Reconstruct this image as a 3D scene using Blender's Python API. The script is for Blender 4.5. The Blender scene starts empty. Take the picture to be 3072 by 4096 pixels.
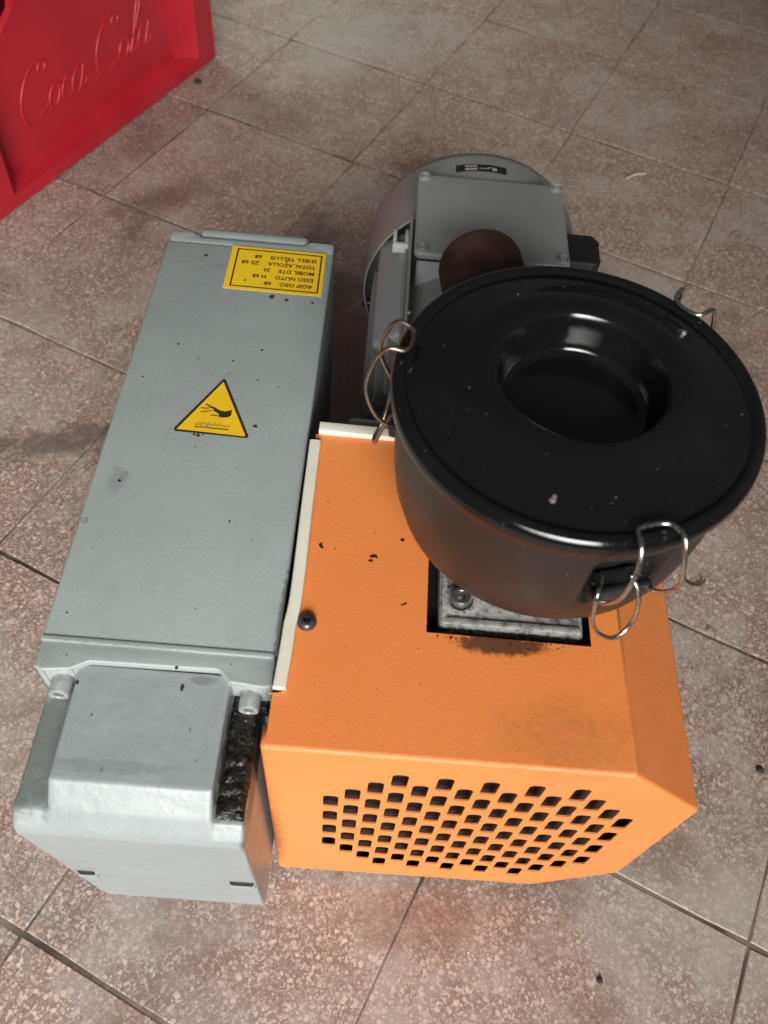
import bpy, bmesh, math, random
from mathutils import Vector, Matrix
random.seed(7)
scene = bpy.context.scene
K = 0.656                      # drawing units -> metres (one floor tile = 0.20 m)
R = math.radians

# ------------------------------------------------------------------ camera
cam_d = bpy.data.cameras.new('camera')
cam_d.sensor_fit = 'VERTICAL'
cam_d.sensor_height = 24.0
cam_d.lens = 24.0 * 3390.6 / 4096.0
cam_d.clip_start = 0.02
cam_d.clip_end = 60
cam = bpy.data.objects.new('camera', cam_d)
scene.collection.objects.link(cam)
cam.location = (0.2114*K, -0.2469*K, 0.8733*K)
cam.rotation_euler = (0.60696, -0.06633, 0.05688)
cam_d.dof.use_dof = True
cam_d.dof.focus_distance = 0.47
cam_d.dof.aperture_fstop = 8.0
scene.camera = cam

# ------------------------------------------------------------------ world and lamps (an indoor corner lit through a doorway)
world = bpy.data.worlds.new('World')
scene.world = world
world.use_nodes = True
bg = world.node_tree.nodes['Background']
bg.inputs[0].default_value = (0.95, 0.98, 0.97, 1)
bg.inputs[1].default_value = 0.075

def area(name, loc, target, sx, sy, power, col, spread=180):
    d = bpy.data.lights.new(name, 'AREA')
    d.shape = 'RECTANGLE'; d.size = sx; d.size_y = sy
    d.energy = power; d.color = col; d.spread = R(spread)
    o = bpy.data.objects.new(name, d)
    scene.collection.objects.link(o)
    o.location = loc
    o.rotation_euler = (Vector(target) - Vector(loc)).to_track_quat('-Z', 'Y').to_euler()
    return o
area('doorway_light', (0.14, -1.50, 1.00), (-0.04, 0.06, 0.10), 1.2, 0.9, 9.8, (1.0, 0.98, 0.95), 56)
area('back_fill_light', (-0.85, 1.75, 1.6), (-0.16, 1.30, 0.0), 0.8, 0.8, 1.7, (0.90, 1.0, 0.95), 45)  # added fill lamp without a visible source, brightens the far-left floor

scene.render.engine = 'CYCLES'
scene.cycles.use_denoising = True
scene.cycles.max_bounces = 8
vs = scene.view_settings
vs.view_transform = 'Standard'; vs.look = 'None'; vs.gamma = 1; vs.exposure = 0.0
vs.use_curve_mapping = False

# ------------------------------------------------------------------ helpers
C = scene.collection

def link(o):
    C.objects.link(o); return o

def empty(name, loc, label=None, cat=None, group=None, kind=None):
    o = bpy.data.objects.new(name, None)
    o.empty_display_size = 0.05
    o.location = Vector(loc)*K
    link(o)
    tag(o, label, cat, group, kind)
    return o

def tag(o, label=None, cat=None, group=None, kind=None):
    if label: o['label'] = label
    if cat: o['category'] = cat
    if group: o['group'] = group
    if kind: o['kind'] = kind
    return o

def finish(bm, name, mat, parent=None, smooth=True, origin=(0, 0, 0), weld=True, auto=35):
    """bm in drawing units and world axes -> one mesh object (metres), origin given in drawing units"""
    if weld:
        bmesh.ops.remove_doubles(bm, verts=bm.verts, dist=1e-6)
    org = Vector(origin)
    for v in bm.verts:
        v.co = (v.co - org)*K
    if smooth:
        for f in bm.faces: f.smooth = True
        for e in bm.edges:
            if len(e.link_faces) == 2 and e.calc_face_angle(0) > R(auto):
                e.smooth = False
    me = bpy.data.meshes.new(name)
    bm.to_mesh(me); bm.free()
    me.materials.append(mat)
    o = bpy.data.objects.new(name, me)
    link(o)
    if parent is not None:
        o.parent = parent
        pw = Vector((0, 0, 0)); p = parent
        while p is not None:
            pw += p.location; p = p.parent
        o.location = org*K - pw
    else:
        o.location = org*K
    return o

def rbox(bm, x0, x1, y0, y1, z0, z1, r=0.0, seg=2, M=None):
    vs_ = [bm.verts.new((x, y, z)) for x in (x0, x1) for y in (y0, y1) for z in (z0, z1)]
    idx = [(0, 1, 3, 2), (4, 6, 7, 5), (0, 4, 5, 1), (2, 3, 7, 6), (0, 2, 6, 4), (1, 5, 7, 3)]
    fs = [bm.faces.new([vs_[i] for i in q]) for q in idx]
    geom = vs_
    if r > 0:
        es = list({e for f in fs for e in f.edges})
        res = bmesh.ops.bevel(bm, geom=es, offset=r, segments=seg, profile=0.5, affect='EDGES')
        geom = list({v for f in res['faces'] for v in f.verts} | {v for v in vs_ if v.is_valid})
    if M is not None:
        bmesh.ops.transform(bm, matrix=M, verts=geom)
    return geom

def prism(bm, pts, lo, hi, axis='z', r=0.0, seg=2, M=None):
    """polygon pts extruded between lo and hi along an axis"""
    def P(a, b, h):
        return {'z': (a, b, h), 'y': (a, h, b), 'x': (h, a, b)}[axis]
    A = [bm.verts.new(P(a, b, lo)) for a, b in pts]
    B = [bm.verts.new(P(a, b, hi)) for a, b in pts]
    fs = [bm.faces.new(A), bm.faces.new(B[::-1])]
    n = len(pts)
    for i in range(n):
        fs.append(bm.faces.new([A[i], B[i], B[(i+1) % n], A[(i+1) % n]]))
    bmesh.ops.recalc_face_normals(bm, faces=fs)
    geom = A+B
    if r > 0:
        es = list({e for f in fs for e in f.edges})
        res = bmesh.ops.bevel(bm, geom=es, offset=r, segments=seg, profile=0.5, affect='EDGES')
        geom = list({v for f in res['faces'] for v in f.verts} | {v for v in geom if v.is_valid})
    if M is not None:
        bmesh.ops.transform(bm, matrix=M, verts=geom)
    return geom

def lathe(bm, prof, n=48, M=None, a0=0.0):
    """profile of (radius, height) about +Z"""
    rings = []; new = []
    for r, h in prof:
        if r < 1e-7:
            v = bm.verts.new((0, 0, h)); rings.append([v]); new.append(v)
        else:
            ring = [bm.verts.new((r*math.cos(a0+2*math.pi*i/n), r*math.sin(a0+2*math.pi*i/n), h)) for i in range(n)]
            rings.append(ring); new += ring
    for A, B in zip(rings, rings[1:]):
        for i in range(n):
            j = (i+1) % n
            if len(A) == 1 and len(B) == 1: continue
            if len(A) == 1: bm.faces.new([A[0], B[j], B[i]])
            elif len(B) == 1: bm.faces.new([A[i], A[j], B[0]])
            else: bm.faces.new([A[i], A[j], B[j], B[i]])
    if M is not None:
        bmesh.ops.transform(bm, matrix=M, verts=new)
    bmesh.ops.recalc_face_normals(bm, faces=list({f for v in new for f in v.link_faces}))
    return new

def catmull(pts, n=6, closed=False):
    P = [Vector(p) for p in pts]; out = []
    m = len(P)
    rng = range(m) if closed else range(m-1)
    for i in rng:
        if closed:
            a, b, c, d = P[(i-1) % m], P[i], P[(i+1) % m], P[(i+2) % m]
        else:
            a, b, c, d = P[max(i-1, 0)], P[i], P[i+1], P[min(i+2, m-1)]
        for k in range(n):
            t = k/n
            out.append(0.5*((2*b)+(c-a)*t+(2*a-5*b+4*c-d)*t*t+(3*b-a-3*c+d)*t**3))
    if not closed: out.append(P[-1])
    return out

def tube(bm, pts, r, n=8, closed=False, sx=1.0, up=None):
    P = [Vector(p) for p in pts]; m = len(P)
    T = []
    for i in range(m):
        a = P[(i-1) % m] if (closed or i > 0) else P[i]
        b = P[(i+1) % m] if (closed or i < m-1) else P[i]
        T.append((b-a).normalized())
    N = Vector(up) if up else Vector((0, 0, 1))
    if abs(N.dot(T[0])) > 0.95: N = Vector((1, 0, 0))
    rings = []
    for i in range(m):
        N = (N - T[i]*N.dot(T[i])).normalized()
        if up: 
            u = Vector(up); N = (u - T[i]*u.dot(T[i])).normalized()
        Bv = T[i].cross(N)
        rings.append([bm.verts.new(P[i]+N*(math.cos(2*math.pi*k/n)*r)+Bv*(math.sin(2*math.pi*k/n)*r*sx)) for k in range(n)])
    fs = []
    for i in range(m if closed else m-1):
        A, B = rings[i], rings[(i+1) % m]
        for k in range(n):
            fs.append(bm.faces.new([A[k], A[(k+1) % n], B[(k+1) % n], B[k]]))
    if not closed:
        fs.append(bm.faces.new(rings[0][::-1])); fs.append(bm.faces.new(rings[-1]))
    bmesh.ops.recalc_face_normals(bm, faces=fs)

def fill2d(bm, outer, holes, P):
    """flat polygon with holes, P maps (a, b) to 3-D; returns faces"""
    es = []
    for loop in [outer]+holes:
        vv = [bm.verts.new(P(a, b)) for a, b in loop]
        for i in range(len(vv)):
            es.append(bm.edges.new((vv[i], vv[(i+1) % len(vv)])))
    res = bmesh.ops.triangle_fill(bm, use_beauty=True, use_dissolve=False, edges=es)
    return [g for g in res['geom'] if isinstance(g, bmesh.types.BMFace)]

def fillet(pts, r, seg=4, closed=True):
    out = []; n = len(pts)
    for i, p in enumerate(pts):
        if not closed and i in (0, n-1):
            out.append(tuple(p)); continue
        p = Vector(p); a = Vector(pts[i-1]); b = Vector(pts[(i+1) % n])
        d1 = (a-p).normalized(); d2 = (b-p).normalized()
        ang = math.acos(max(-1, min(1, d1.dot(d2))))
        t = min(r/math.tan(ang/2), (a-p).length*.45, (b-p).length*.45)
        p1 = p+d1*t; p2 = p+d2*t
        for k in range(seg+1):
            s = k/seg
            out.append(tuple((1-s)**2*p1+2*s*(1-s)*p+s*s*p2))
    return out

def slot(cx, cz, w, h, r, seg=3):
    pts = []
    for sx, sz, a0 in ((1, 1, 0), (-1, 1, 90), (-1, -1, 180), (1, -1, 270)):
        for k in range(seg+1):
            a = R(a0+90*k/seg)
            pts.append((cx+sx*(w/2-r)+r*math.cos(a), cz+sz*(h/2-r)+r*math.sin(a)))
    return pts

# ------------------------------------------------------------------ materials
class NT:
    def __init__(s, name):
        s.m = bpy.data.materials.new(name); s.m.use_nodes = True
        s.t = s.m.node_tree; s.b = s.t.nodes['Principled BSDF']
        s.co = s.t.nodes.new('ShaderNodeTexCoord')
    def n(s, kind, **k):
        nd = s.t.nodes.new(kind)
        for a, v in k.items(): setattr(nd, a, v)
        return nd
    def l(s, a, b): s.t.links.new(a, b)
    def noise(s, scale, detail=4, rough=.55, vec=None, dist=0):
        nd = s.n('ShaderNodeTexNoise'); nd.inputs['Scale'].default_value = scale
        nd.inputs['Detail'].default_value = detail; nd.inputs['Roughness'].default_value = rough
        nd.inputs['Distortion'].default_value = dist
        s.l(vec if vec is not None else s.co.outputs['Object'], nd.inputs['Vector']); return nd.outputs['Fac']
    def ramp(s, fac, stops):
        nd = s.n('ShaderNodeValToRGB'); e = nd.color_ramp.elements
        while len(e) < len(stops): e.new(0.5)
        for el, (p, c) in zip(e, stops):
            el.position = p; el.color = (*c, 1) if len(c) == 3 else c
        s.l(fac, nd.inputs[0]); return nd.outputs[0]
    def gr(s, fac, a, b, lo=0.0, hi=1.0):
        nd = s.n('ShaderNodeMapRange'); nd.interpolation_type = 'SMOOTHSTEP'
        for i, v in zip((1, 2, 3, 4), (a, b, lo, hi)): nd.inputs[i].default_value = v
        s.l(fac, nd.inputs[0]); return nd.outputs[0]
    def math(s, op, a, b=None):
        nd = s.n('ShaderNodeMath', operation=op)
        for i, v in enumerate((a, b)):
            if v is None: continue
            if isinstance(v, (int, float)): nd.inputs[i].default_value = v
            else: s.l(v, nd.inputs[i])
        return nd.outputs[0]
    def mix(s, fac, a, b, blend='MIX'):
        nd = s.n('ShaderNodeMix', data_type='RGBA', blend_type=blend)
        for i, v in ((0, fac), (6, a), (7, b)):
            if isinstance(v, (int, float)): nd.inputs[i].default_value = v
            elif isinstance(v, tuple): nd.inputs[i].default_value = (*v, 1)
            else: s.l(v, nd.inputs[i])
        return nd.outputs[2]
    def base(s, c): 
        if isinstance(c, tuple): s.b.inputs['Base Color'].default_value = (*c, 1)
        else: s.l(c, s.b.inputs['Base Color'])
    def rough(s, v):
        if isinstance(v, (int, float)): s.b.inputs['Roughness'].default_value = v
        else: s.l(v, s.b.inputs['Roughness'])
    def set(s, k, v): s.b.inputs[k].default_value = v
    def bump(s, h, strength=.2, dist=.001):
        nd = s.n('ShaderNodeBump'); nd.inputs['Strength'].default_value = strength
        nd.inputs['Distance'].default_value = dist
        s.l(h, nd.inputs['Height']); s.l(nd.outputs[0], s.b.inputs['Normal'])
    def stain(s, c, rad, power=0.55, scale=160, edge=.5):
        """ragged stain round a point of the object (metres, object space): returns mask"""
        sub = s.n('ShaderNodeVectorMath', operation='SUBTRACT'); s.l(s.co.outputs['Object'], sub.inputs[0]); sub.inputs[1].default_value = c
        div = s.n('ShaderNodeVectorMath', operation='DIVIDE'); s.l(sub.outputs[0], div.inputs[0]); div.inputs[1].default_value = rad
        ln = s.n('ShaderNodeVectorMath', operation='LENGTH'); s.l(div.outputs[0], ln.inputs[0])
        nz = s.noise(scale, 5, .65)
        d = s.math('ADD', ln.outputs['Value'], s.math('MULTIPLY', s.math('SUBTRACT', nz, .5), power*3))
        return s.gr(d, 1.0, 1.0-edge)

def m_simple(name, col, rough, metal=0.0, spec=.5, var=.12, scale=60, bump=0.0, bscale=400):
    n = NT(name)
    f = n.noise(scale, 5)
    n.base(n.mix(n.gr(f, .3, .75), tuple(c*(1-var) for c in col), tuple(min(1, c*(1+var)) for c in col)))
    n.rough(n.gr(n.noise(scale*1.7, 4), .2, .8, max(.03, rough-.08), min(1, rough+.1)))
    n.set('Metallic', metal); n.set('Specular IOR Level', spec)
    if bump: n.bump(n.noise(bscale, 3), bump, .0006)
    return n.m

def m_paint(name, col, dirt=(0.07, 0.065, 0.055), amount=.5, rough=.42, stains=()):
    n = NT(name)
    big = n.noise(9, 5, .6)
    c = n.mix(n.gr(big, .3, .7), tuple(x*.90 for x in col), tuple(min(1, x*1.05) for x in col))
    mp = n.n('ShaderNodeMapping'); mp.inputs['Scale'].default_value = (1, .22, 1); n.l(n.co.outputs['Object'], mp.inputs['Vector'])
    c = n.mix(n.gr(n.noise(55, 6, .7, mp.outputs[0]), .50, .80, 0, .35), c, tuple(x*.72 for x in col))
    fine = n.noise(900, 2, .5)
    c = n.mix(n.gr(fine, .25, .8), c, n.mix(1.0, c, (.90, .90, .90), 'MULTIPLY'))
    d = n.gr(n.noise(34, 7, .7), .62, .78, 0, amount)
    c = n.mix(d, c, dirt)
    for (ce, ra, co, pw, sc, st) in stains:
        ma = n.stain(ce, ra, pw, sc)
        c = n.mix(n.math('MULTIPLY', ma, st), c, co)
    n.base(c)
    n.rough(n.gr(n.noise(60, 4), .2, .8, rough-.06, rough+.12))
    n.bump(n.math('ADD', n.noise(520, 3, .6), n.math('MULTIPLY', n.noise(90, 2), 1.2)), .22, .0004)
    return n.m

k3 = lambda x, y, z: (x*K, y*K, z*K)
GREY = (0.315, 0.355, 0.345)
M_tank = m_paint('grey_enamel', GREY, amount=.22, rough=.42, stains=[(k3(.1595, .02, .34), k3(.0035, .06, .02), (.05, .05, .045), .4, 300, .6), (k3(.02, .135, .34), k3(.010, .016, .01), (.20, .22, .22), .5, 200, .6), (k3(.06, -.005, .34), k3(.07, .004, .01), (.16, .17, .16), .6, 300, .5)])
M_cast = m_paint('grey_enamel_casting', (0.32, 0.358, 0.350), amount=.35, rough=.30)
M_cover = m_paint('pale_grey_enamel', (0.305, 0.342, 0.342), amount=.22, rough=.33,
    stains=[(k3(.017, -.06, .316), k3(.024, .07, .012), (.085, .095, .075), .7, 120, .62),
            (k3(.112, -.020, .33), k3(.012, .004, .02), (.15, .15, .13), .35, 500, .6),
            (k3(.1525, -.055, .306), k3(.007, .068, .030), (.012, .010, .008), .6, 120, .95),
            (k3(.134, -.060, .318), k3(.0045, .055, .010), (.03, .026, .02), .6, 200, .85),
            (k3(.060, -.082, .333), k3(.05, .006, .01), (.20, .22, .24), .6, 380, .55),
            (k3(.142, -.105, .31), k3(.02, .006, .02), (.2, .2, .19), .7, 500, .5)])
M_motor = m_paint('grey_motor_paint', (0.30, 0.305, 0.29), amount=.30, rough=.40)
M_motor2 = m_paint('pale_motor_paint', (0.33, 0.355, 0.36), amount=.18, rough=.36)

def m_orange():
    n = NT('orange_powder_coat')
    col = (0.735, 0.205, 0.034)
    big = n.noise(7, 5, .6)
    c = n.mix(n.gr(big, .3, .72), (0.75, 0.222, 0.055), (0.80, 0.262, 0.068))
    fine = n.noise(700, 3, .6)
    c = n.mix(n.gr(fine, .35, .8, 0, .35), c, (0.66, 0.20, 0.055))
    soot = n.stain(k3(.355, -.045, .345), k3(.075, .045, .03), .45, 60, .9)
    c = n.mix(n.math('MULTIPLY', soot, n.gr(n.noise(260, 5, .7), .25, .80, .10, .44)), c, (0.20, 0.085, 0.04))
    soot2 = n.stain(k3(.312, .0185, .345), k3(.040, .0095, .01), .40, 240, .45)
    c = n.mix(n.math('MULTIPLY', soot2, .85), c, (0.02, 0.013, 0.010))
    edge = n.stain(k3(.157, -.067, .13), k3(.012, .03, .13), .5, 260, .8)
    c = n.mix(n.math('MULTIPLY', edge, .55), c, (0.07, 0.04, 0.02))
    c = n.mix(n.gr(n.noise(70, 7, .75), .70, .78, 0, .35), c, (0.17, 0.07, 0.03))
    n.base(c)
    n.rough(n.gr(n.noise(80, 4), .2, .8, .40, .58))
    n.bump(n.math('ADD', n.noise(1500, 2, .5), n.noise(500, 2)), .30, .0003)
    return n.m
M_orange = m_orange()
M_trim = m_simple('cream_rubber_trim', (0.70, 0.68, 0.56), .55, var=.06, scale=40, bump=.15)
M_steel = m_simple('worn_steel', (0.36, 0.355, 0.34), .34, metal=.9, scale=220, bump=.2)
M_dsteel = m_simple('dark_burnished_steel', (0.10, 0.085, 0.085), .33, metal=.75, scale=220, bump=.25)
M_zinc = m_simple('zinc_screw', (0.42, 0.44, 0.42), .36, metal=.35, scale=300, var=.25, bump=.2)
M_wire = m_simple('bright_spring_wire', (0.58, 0.57, 0.52), .22, metal=1.0, scale=500, var=.2)
M_wire2 = m_simple('tarnished_spring_wire', (0.36, 0.30, 0.26), .34, metal=1.0, scale=300, var=.3)
M_black = m_simple('black_rubber', (0.012, 0.012, 0.012), .55)
M_dark = m_simple('dark_inside', (0.012, 0.0065, 0.0055), .6, scale=90, bump=.5, bscale=150)  # near-black: paints in shade inside guard and slots, also colours dirt specks
M_tube = m_simple('brown_plastic', (0.085, 0.043, 0.032), .8, spec=.25, var=.3, scale=60)

def m_filter(name, col, r0, r1, dust):
    n = NT(name)
    f = n.noise(14, 7, .65)
    c = n.mix(n.gr(f, .45, .78, 0, dust), col, (0.105, 0.098, 0.088))
    sp = n.gr(n.noise(420, 3, .6), .70, .76, 0, .30)
    c = n.mix(sp, c, (0.16, 0.15, 0.135))
    n.base(c)
    n.rough(n.gr(n.noise(20, 5), .25, .75, r0, r1))
    n.bump(n.noise(300, 3), .12, .0004)
    return n.m
M_bowl = m_filter('grey_black_bowl_plastic', (0.011, 0.0112, 0.0118), .32, .46, .24)
M_lid = m_filter('black_lid_plastic', (0.0050, 0.0050, 0.0055), .09, .19, .07)

def m_alu():
    n = NT('dirty_cast_aluminium')
    c = n.mix(n.gr(n.noise(260, 6, .75), .30, .58), (0.07, 0.062, 0.056), (0.40, 0.39, 0.37))
    n.base(c); n.set('Metallic', .3); n.rough(.5)
    n.bump(n.noise(600, 5, .7), .7, .0008)
    return n.m
M_alu = m_alu()

def m_oil():
    n = NT('oily_grime')
    c = n.mix(n.gr(n.noise(300, 5, .7), .4, .7), (0.006, 0.005, 0.004), (0.035, 0.027, 0.020))
    n.base(c); n.rough(n.gr(n.noise(200, 4), .3, .7, .05, .26))
    n.bump(n.noise(330, 4, .6, dist=.4), .8, .0016)
    return n.m
M_oil = m_oil()
M_yellow = m_simple('yellow_label_vinyl', (0.80, 0.50, 0.012), .42, var=.05, scale=60)
M_print = m_simple('label_print', (0.035, 0.018, 0.012), .5)
M_brownprint = m_simple('faded_brown_print', (0.20, 0.09, 0.012), .5)
M_speck = m_simple('dark_paint_chip', (0.035, 0.038, 0.036), .5)
M_smudge = m_simple('grey_smudge', (0.245, 0.27, 0.265), .45, var=.25, scale=500)
M_white = m_simple('white_print', (0.42, 0.36, 0.34), .5)

def m_red():
    n = NT('red_crate_plastic')
    c = n.mix(n.gr(n.noise(12, 6, .6), .3, .75), (0.42, 0.013, 0.024), (0.48, 0.019, 0.032))
    c = n.mix(n.gr(n.noise(90, 7, .75), .64, .8, 0, .25), c, (0.42, 0.10, 0.11))
    n.base(c); n.rough(n.gr(n.noise(30, 4), .2, .8, .30, .48))
    n.bump(n.noise(300, 3), .10, .0005)
    return n.m
M_red = m_red()
M_glass = m_simple('dark_bottle_glass', (0.02, 0.022, 0.018), .12)

def m_terrazzo():
    n = NT('terrazzo')
    oi = n.n('ShaderNodeObjectInfo')
    geo = n.n('ShaderNodeNewGeometry')
    off = n.n('ShaderNodeCombineXYZ')
    n.l(n.math('MULTIPLY', oi.outputs['Random'], 37.0), off.inputs[0])
    n.l(n.math('MULTIPLY', oi.outputs['Random'], 91.0), off.inputs[1])
    add = n.n('ShaderNodeVectorMath', operation='ADD')
    n.l(n.co.outputs['Object'], add.inputs[0]); n.l(off.outputs[0], add.inputs[1])
    vec0 = add.outputs[0]
    # wobble the chip outlines
    wn = n.n('ShaderNodeTexNoise'); wn.inputs['Scale'].default_value = 260; n.l(vec0, wn.inputs['Vector'])
    wob = n.n('ShaderNodeVectorMath', operation='SCALE'); wob.inputs['Scale'].default_value = .0030
    n.l(wn.outputs['Color'], wob.inputs[0])
    add2 = n.n('ShaderNodeVectorMath', operation='ADD'); n.l(vec0, add2.inputs[0]); n.l(wob.outputs[0], add2.inputs[1])
    vec = add2.outputs[0]
    def chips(scale, thr, soft):
        v = n.n('ShaderNodeTexVoronoi', feature='F1'); v.inputs['Scale'].default_value = scale
        v.inputs['Randomness'].default_value = 1.0
        n.l(vec, v.inputs['Vector'])
        sep = n.n('ShaderNodeSeparateColor'); n.l(v.outputs['Color'], sep.inputs[0])
        size = n.math('MULTIPLY', n.gr(sep.outputs[1], 0, 1, .45, 1.0), thr)
        mask = n.gr(n.math('SUBTRACT', v.outputs['Distance'], size), soft, -soft)
        return mask, sep
    P = geo.outputs['Position']
    w1 = n.noise(2.6, 5, .6, P)
    w2 = n.noise(8.5, 9, .74, P, .3)
    w3 = n.noise(30, 8, .76, P)
    matrix = n.mix(n.gr(w1, .38, .64), (0.23, 0.145, 0.112), (0.24, 0.195, 0.165))
    matrix = n.mix(n.gr(n.noise(900, 3, .6, vec0), .35, .75), matrix, (0.15, 0.098, 0.078))
    mk2, s2 = chips(620, .62, .10)
    c2 = n.ramp(s2.outputs[0], [(0, (0.25, 0.165, 0.135)), (.3, (0.37, 0.275, 0.23)), (.7, (0.46, 0.375, 0.32)), (1, (0.58, 0.50, 0.44))])
    c = n.mix(n.math('MULTIPLY', mk2, .80), matrix, c2)
    mk1, s1 = chips(330, .56, .10)
    pick = n.gr(s1.outputs[2], .42, .46)
    c1 = n.ramp(s1.outputs[0], [(0, (0.28, 0.17, 0.13)), (.2, (0.44, 0.32, 0.26)), (.55, (0.54, 0.44, 0.37)), (.92, (0.64, 0.56, 0.49)), (1, (0.24, 0.21, 0.19))])
    c = n.mix(n.math('MULTIPLY', n.math('MULTIPLY', mk1, pick), .72), c, c1)
    # per tile tone
    tone = n.ramp(oi.outputs['Random'], [(0, (1.0, .95, .93)), (.35, (1.24, 1.14, 1.10)), (.7, (1.09, 1.06, 1.05)), (1, (1.22, 1.18, 1.16))])
    c = n.mix(1.0, c, tone, 'MULTIPLY')
    # worn grey film and brown dirt
    film = n.gr(n.math('ADD', w2, n.math('MULTIPLY', n.math('SUBTRACT', w3, .5), .5)), .44, .62, .02, .52)
    c = n.mix(film, c, (0.44, 0.395, 0.36))
    brown = n.gr(n.math('ADD', n.noise(5.5, 9, .74, P, .8), n.math('MULTIPLY', n.math('SUBTRACT', w3, .5), .45)), .50, .72, 0, .66)
    c = n.mix(brown, c, (0.150, 0.084, 0.060))
    def wstain_shading(cx, cy, rx, ry, ang, pw, sc, edge):
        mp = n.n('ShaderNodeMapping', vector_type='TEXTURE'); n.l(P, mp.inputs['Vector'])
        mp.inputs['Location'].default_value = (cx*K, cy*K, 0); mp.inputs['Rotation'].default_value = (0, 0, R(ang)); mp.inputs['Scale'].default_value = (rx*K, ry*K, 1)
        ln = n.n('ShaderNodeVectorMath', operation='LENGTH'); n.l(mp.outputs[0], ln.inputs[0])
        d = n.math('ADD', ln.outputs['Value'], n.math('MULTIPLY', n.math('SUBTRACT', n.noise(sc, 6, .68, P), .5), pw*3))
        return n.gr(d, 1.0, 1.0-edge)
    for (cx, cy, rx, ry, an, pw, sc, ed, col_, am) in (
            (.16, .62, .12, .42, 10, .40, 26, .7, (0.075, 0.036, 0.027), .88),  # grease stain, with the shade between tank and motor painted in
            (-.19, .43, .18, .045, 12, .95, 55, .9, (0.080, 0.064, 0.054), .72),
            (-.06, .44, .03, .02, 12, .7, 60, .8, (0.05, 0.04, 0.035), .7),
            (-.17, .95, .16, .05, 30, .6, 22, .9, (0.13, 0.075, 0.055), .6),
            (.27, 1.10, .10, .05, -20, .6, 30, .9, (0.12, 0.065, 0.05), .6),
            (.50, .02, .05, .09, 10, .6, 40, .9, (0.14, 0.09, 0.065), .5),
            (.30, -.10, .10, .05, 0, .6, 40, .9, (0.20, 0.115, 0.085), .6),
            (.10, 1.55, .30, .22, 0, .5, 12, .9, (0.42, 0.42, 0.37), .5),  # pale greenish patch, glare on the far floor painted in
            (.62, .80, .10, .16, -20, .5, 20, .9, (0.40, 0.375, 0.345), .5),
            (.62, -.10, .10, .10, 0, .5, 20, .9, (0.42, 0.395, 0.36), .5)):
        c = n.mix(n.math('MULTIPLY', wstain_shading(cx, cy, rx, ry, an, pw, sc, ed), am), c, col_)
    spots = n.gr(n.noise(40, 3, .5, P), .735, .77, 0, .6)
    c = n.mix(spots, c, (0.075, 0.05, 0.04))
    n.base(c)
    n.rough(n.gr(w3, .3, .7, .48, .68))
    n.set('Specular IOR Level', .45)
    n.bump(n.math('ADD', n.noise(700, 3, .6, vec0), n.math('MULTIPLY', w3, .7)), .22, .0006)
    return n.m
M_terrazzo = m_terrazzo()
def m_grout():
    n = NT('joint_dirt')
    n.base(n.mix(n.gr(n.noise(10, 6, .72), .40, .58), (0.055, 0.042, 0.034), (0.20, 0.155, 0.13)))
    n.rough(.9)
    return n.m
M_grout = m_grout()

# ------------------------------------------------------------------ floor: tiles laid one by one
floor_bm = bmesh.new()
rbox(floor_bm, -9, 9, -9, 9, -0.05, -0.0011)
floor = finish(floor_bm, 'floor', M_grout, smooth=False)
tag(floor, 'pinkish brown terrazzo tile floor with dark joints', None, None, 'structure')

PITCH = 0.3040
TH = R(66.3)
UX = Vector((math.cos(TH), math.sin(TH), 0)); WX = Vector((-math.sin(TH), math.cos(TH), 0))

def tile_mesh(seed):
    rnd = random.Random(seed)
    bm = bmesh.new()
    h = PITCH/2 - 0.00075
    seg = 7
    ring = []
    for i in range(4):
        a = (-1, 1, 1, -1)[i]*h, (-1, -1, 1, 1)[i]*h
        b = (1, 1, -1, -1)[i]*h, (-1, 1, 1, -1)[i]*h
        for k in range(seg):
            t = k/seg
            x, y = a[0]+(b[0]-a[0])*t, a[1]+(b[1]-a[1])*t
            j = rnd.uniform(0, .0007) if k else rnd.uniform(.0004, .0018)
            if rnd.random() < .10: j += rnd.uniform(.0008, .0020)
            L = max(abs(x), abs(y))
            x -= math.copysign(j, x)*(abs(x) > L*.98); y -= math.copysign(j, y)*(abs(y) > L*.98)
            ring.append((x, y))
    def lay(s, z): return [bm.verts.new((x*s, y*s, z)) for x, y in ring]
    s0, s1 = 1-.0012/h, 1.0
    A = lay(s0, 0.0); B = lay(s1, -.0009); D = lay(s1, -.02)
    bm.faces.new(A)
    for P, Q in ((A, B), (B, D)):
        for i in range(len(P)):
            j = (i+1) % len(P)
            bm.faces.new([P[i], Q[i], Q[j], P[j]])
    bmesh.ops.recalc_face_normals(bm, faces=bm.faces)
    for v in bm.verts: v.co *= K
    me = bpy.data.meshes.new('tile')
    bm.to_mesh(me); bm.free()
    me.materials.append(M_terrazzo)
    return me
tile_meshes = [tile_mesh(s) for s in range(6)]
rt = random.Random(3)
for i in range(-4, 11):
    for j in range(-8, 9):
        cu = 0.1525 + PITCH*1.003*(i+.5)
        cw = 0.006 + 0.0035*max(0, i) + PITCH*(j+.5)*.996
        c = UX*cu + WX*cw
        if not (-1.5 < c.x < 2.4 and -1.0 < c.y < 3.0): continue
        o = bpy.data.objects.new('tile', tile_meshes[rt.randrange(6)])
        link(o)
        o.parent = floor
        o.location = Vector((c.x, c.y, rt.uniform(-.0008, .0004)))*K
        o.rotation_euler = (rt.uniform(-.0012, .0012), rt.uniform(-.0012, .0012), TH + R(90)*rt.randrange(4) + rt.uniform(-.002, .002))

# ------------------------------------------------------------------ vacuum pump
pump = empty('vacuum_pump', (0.25, 0.20, 0.0),
             'grey and orange vacuum pump with black round air filter on terrazzo floor', 'vacuum pump')

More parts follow.
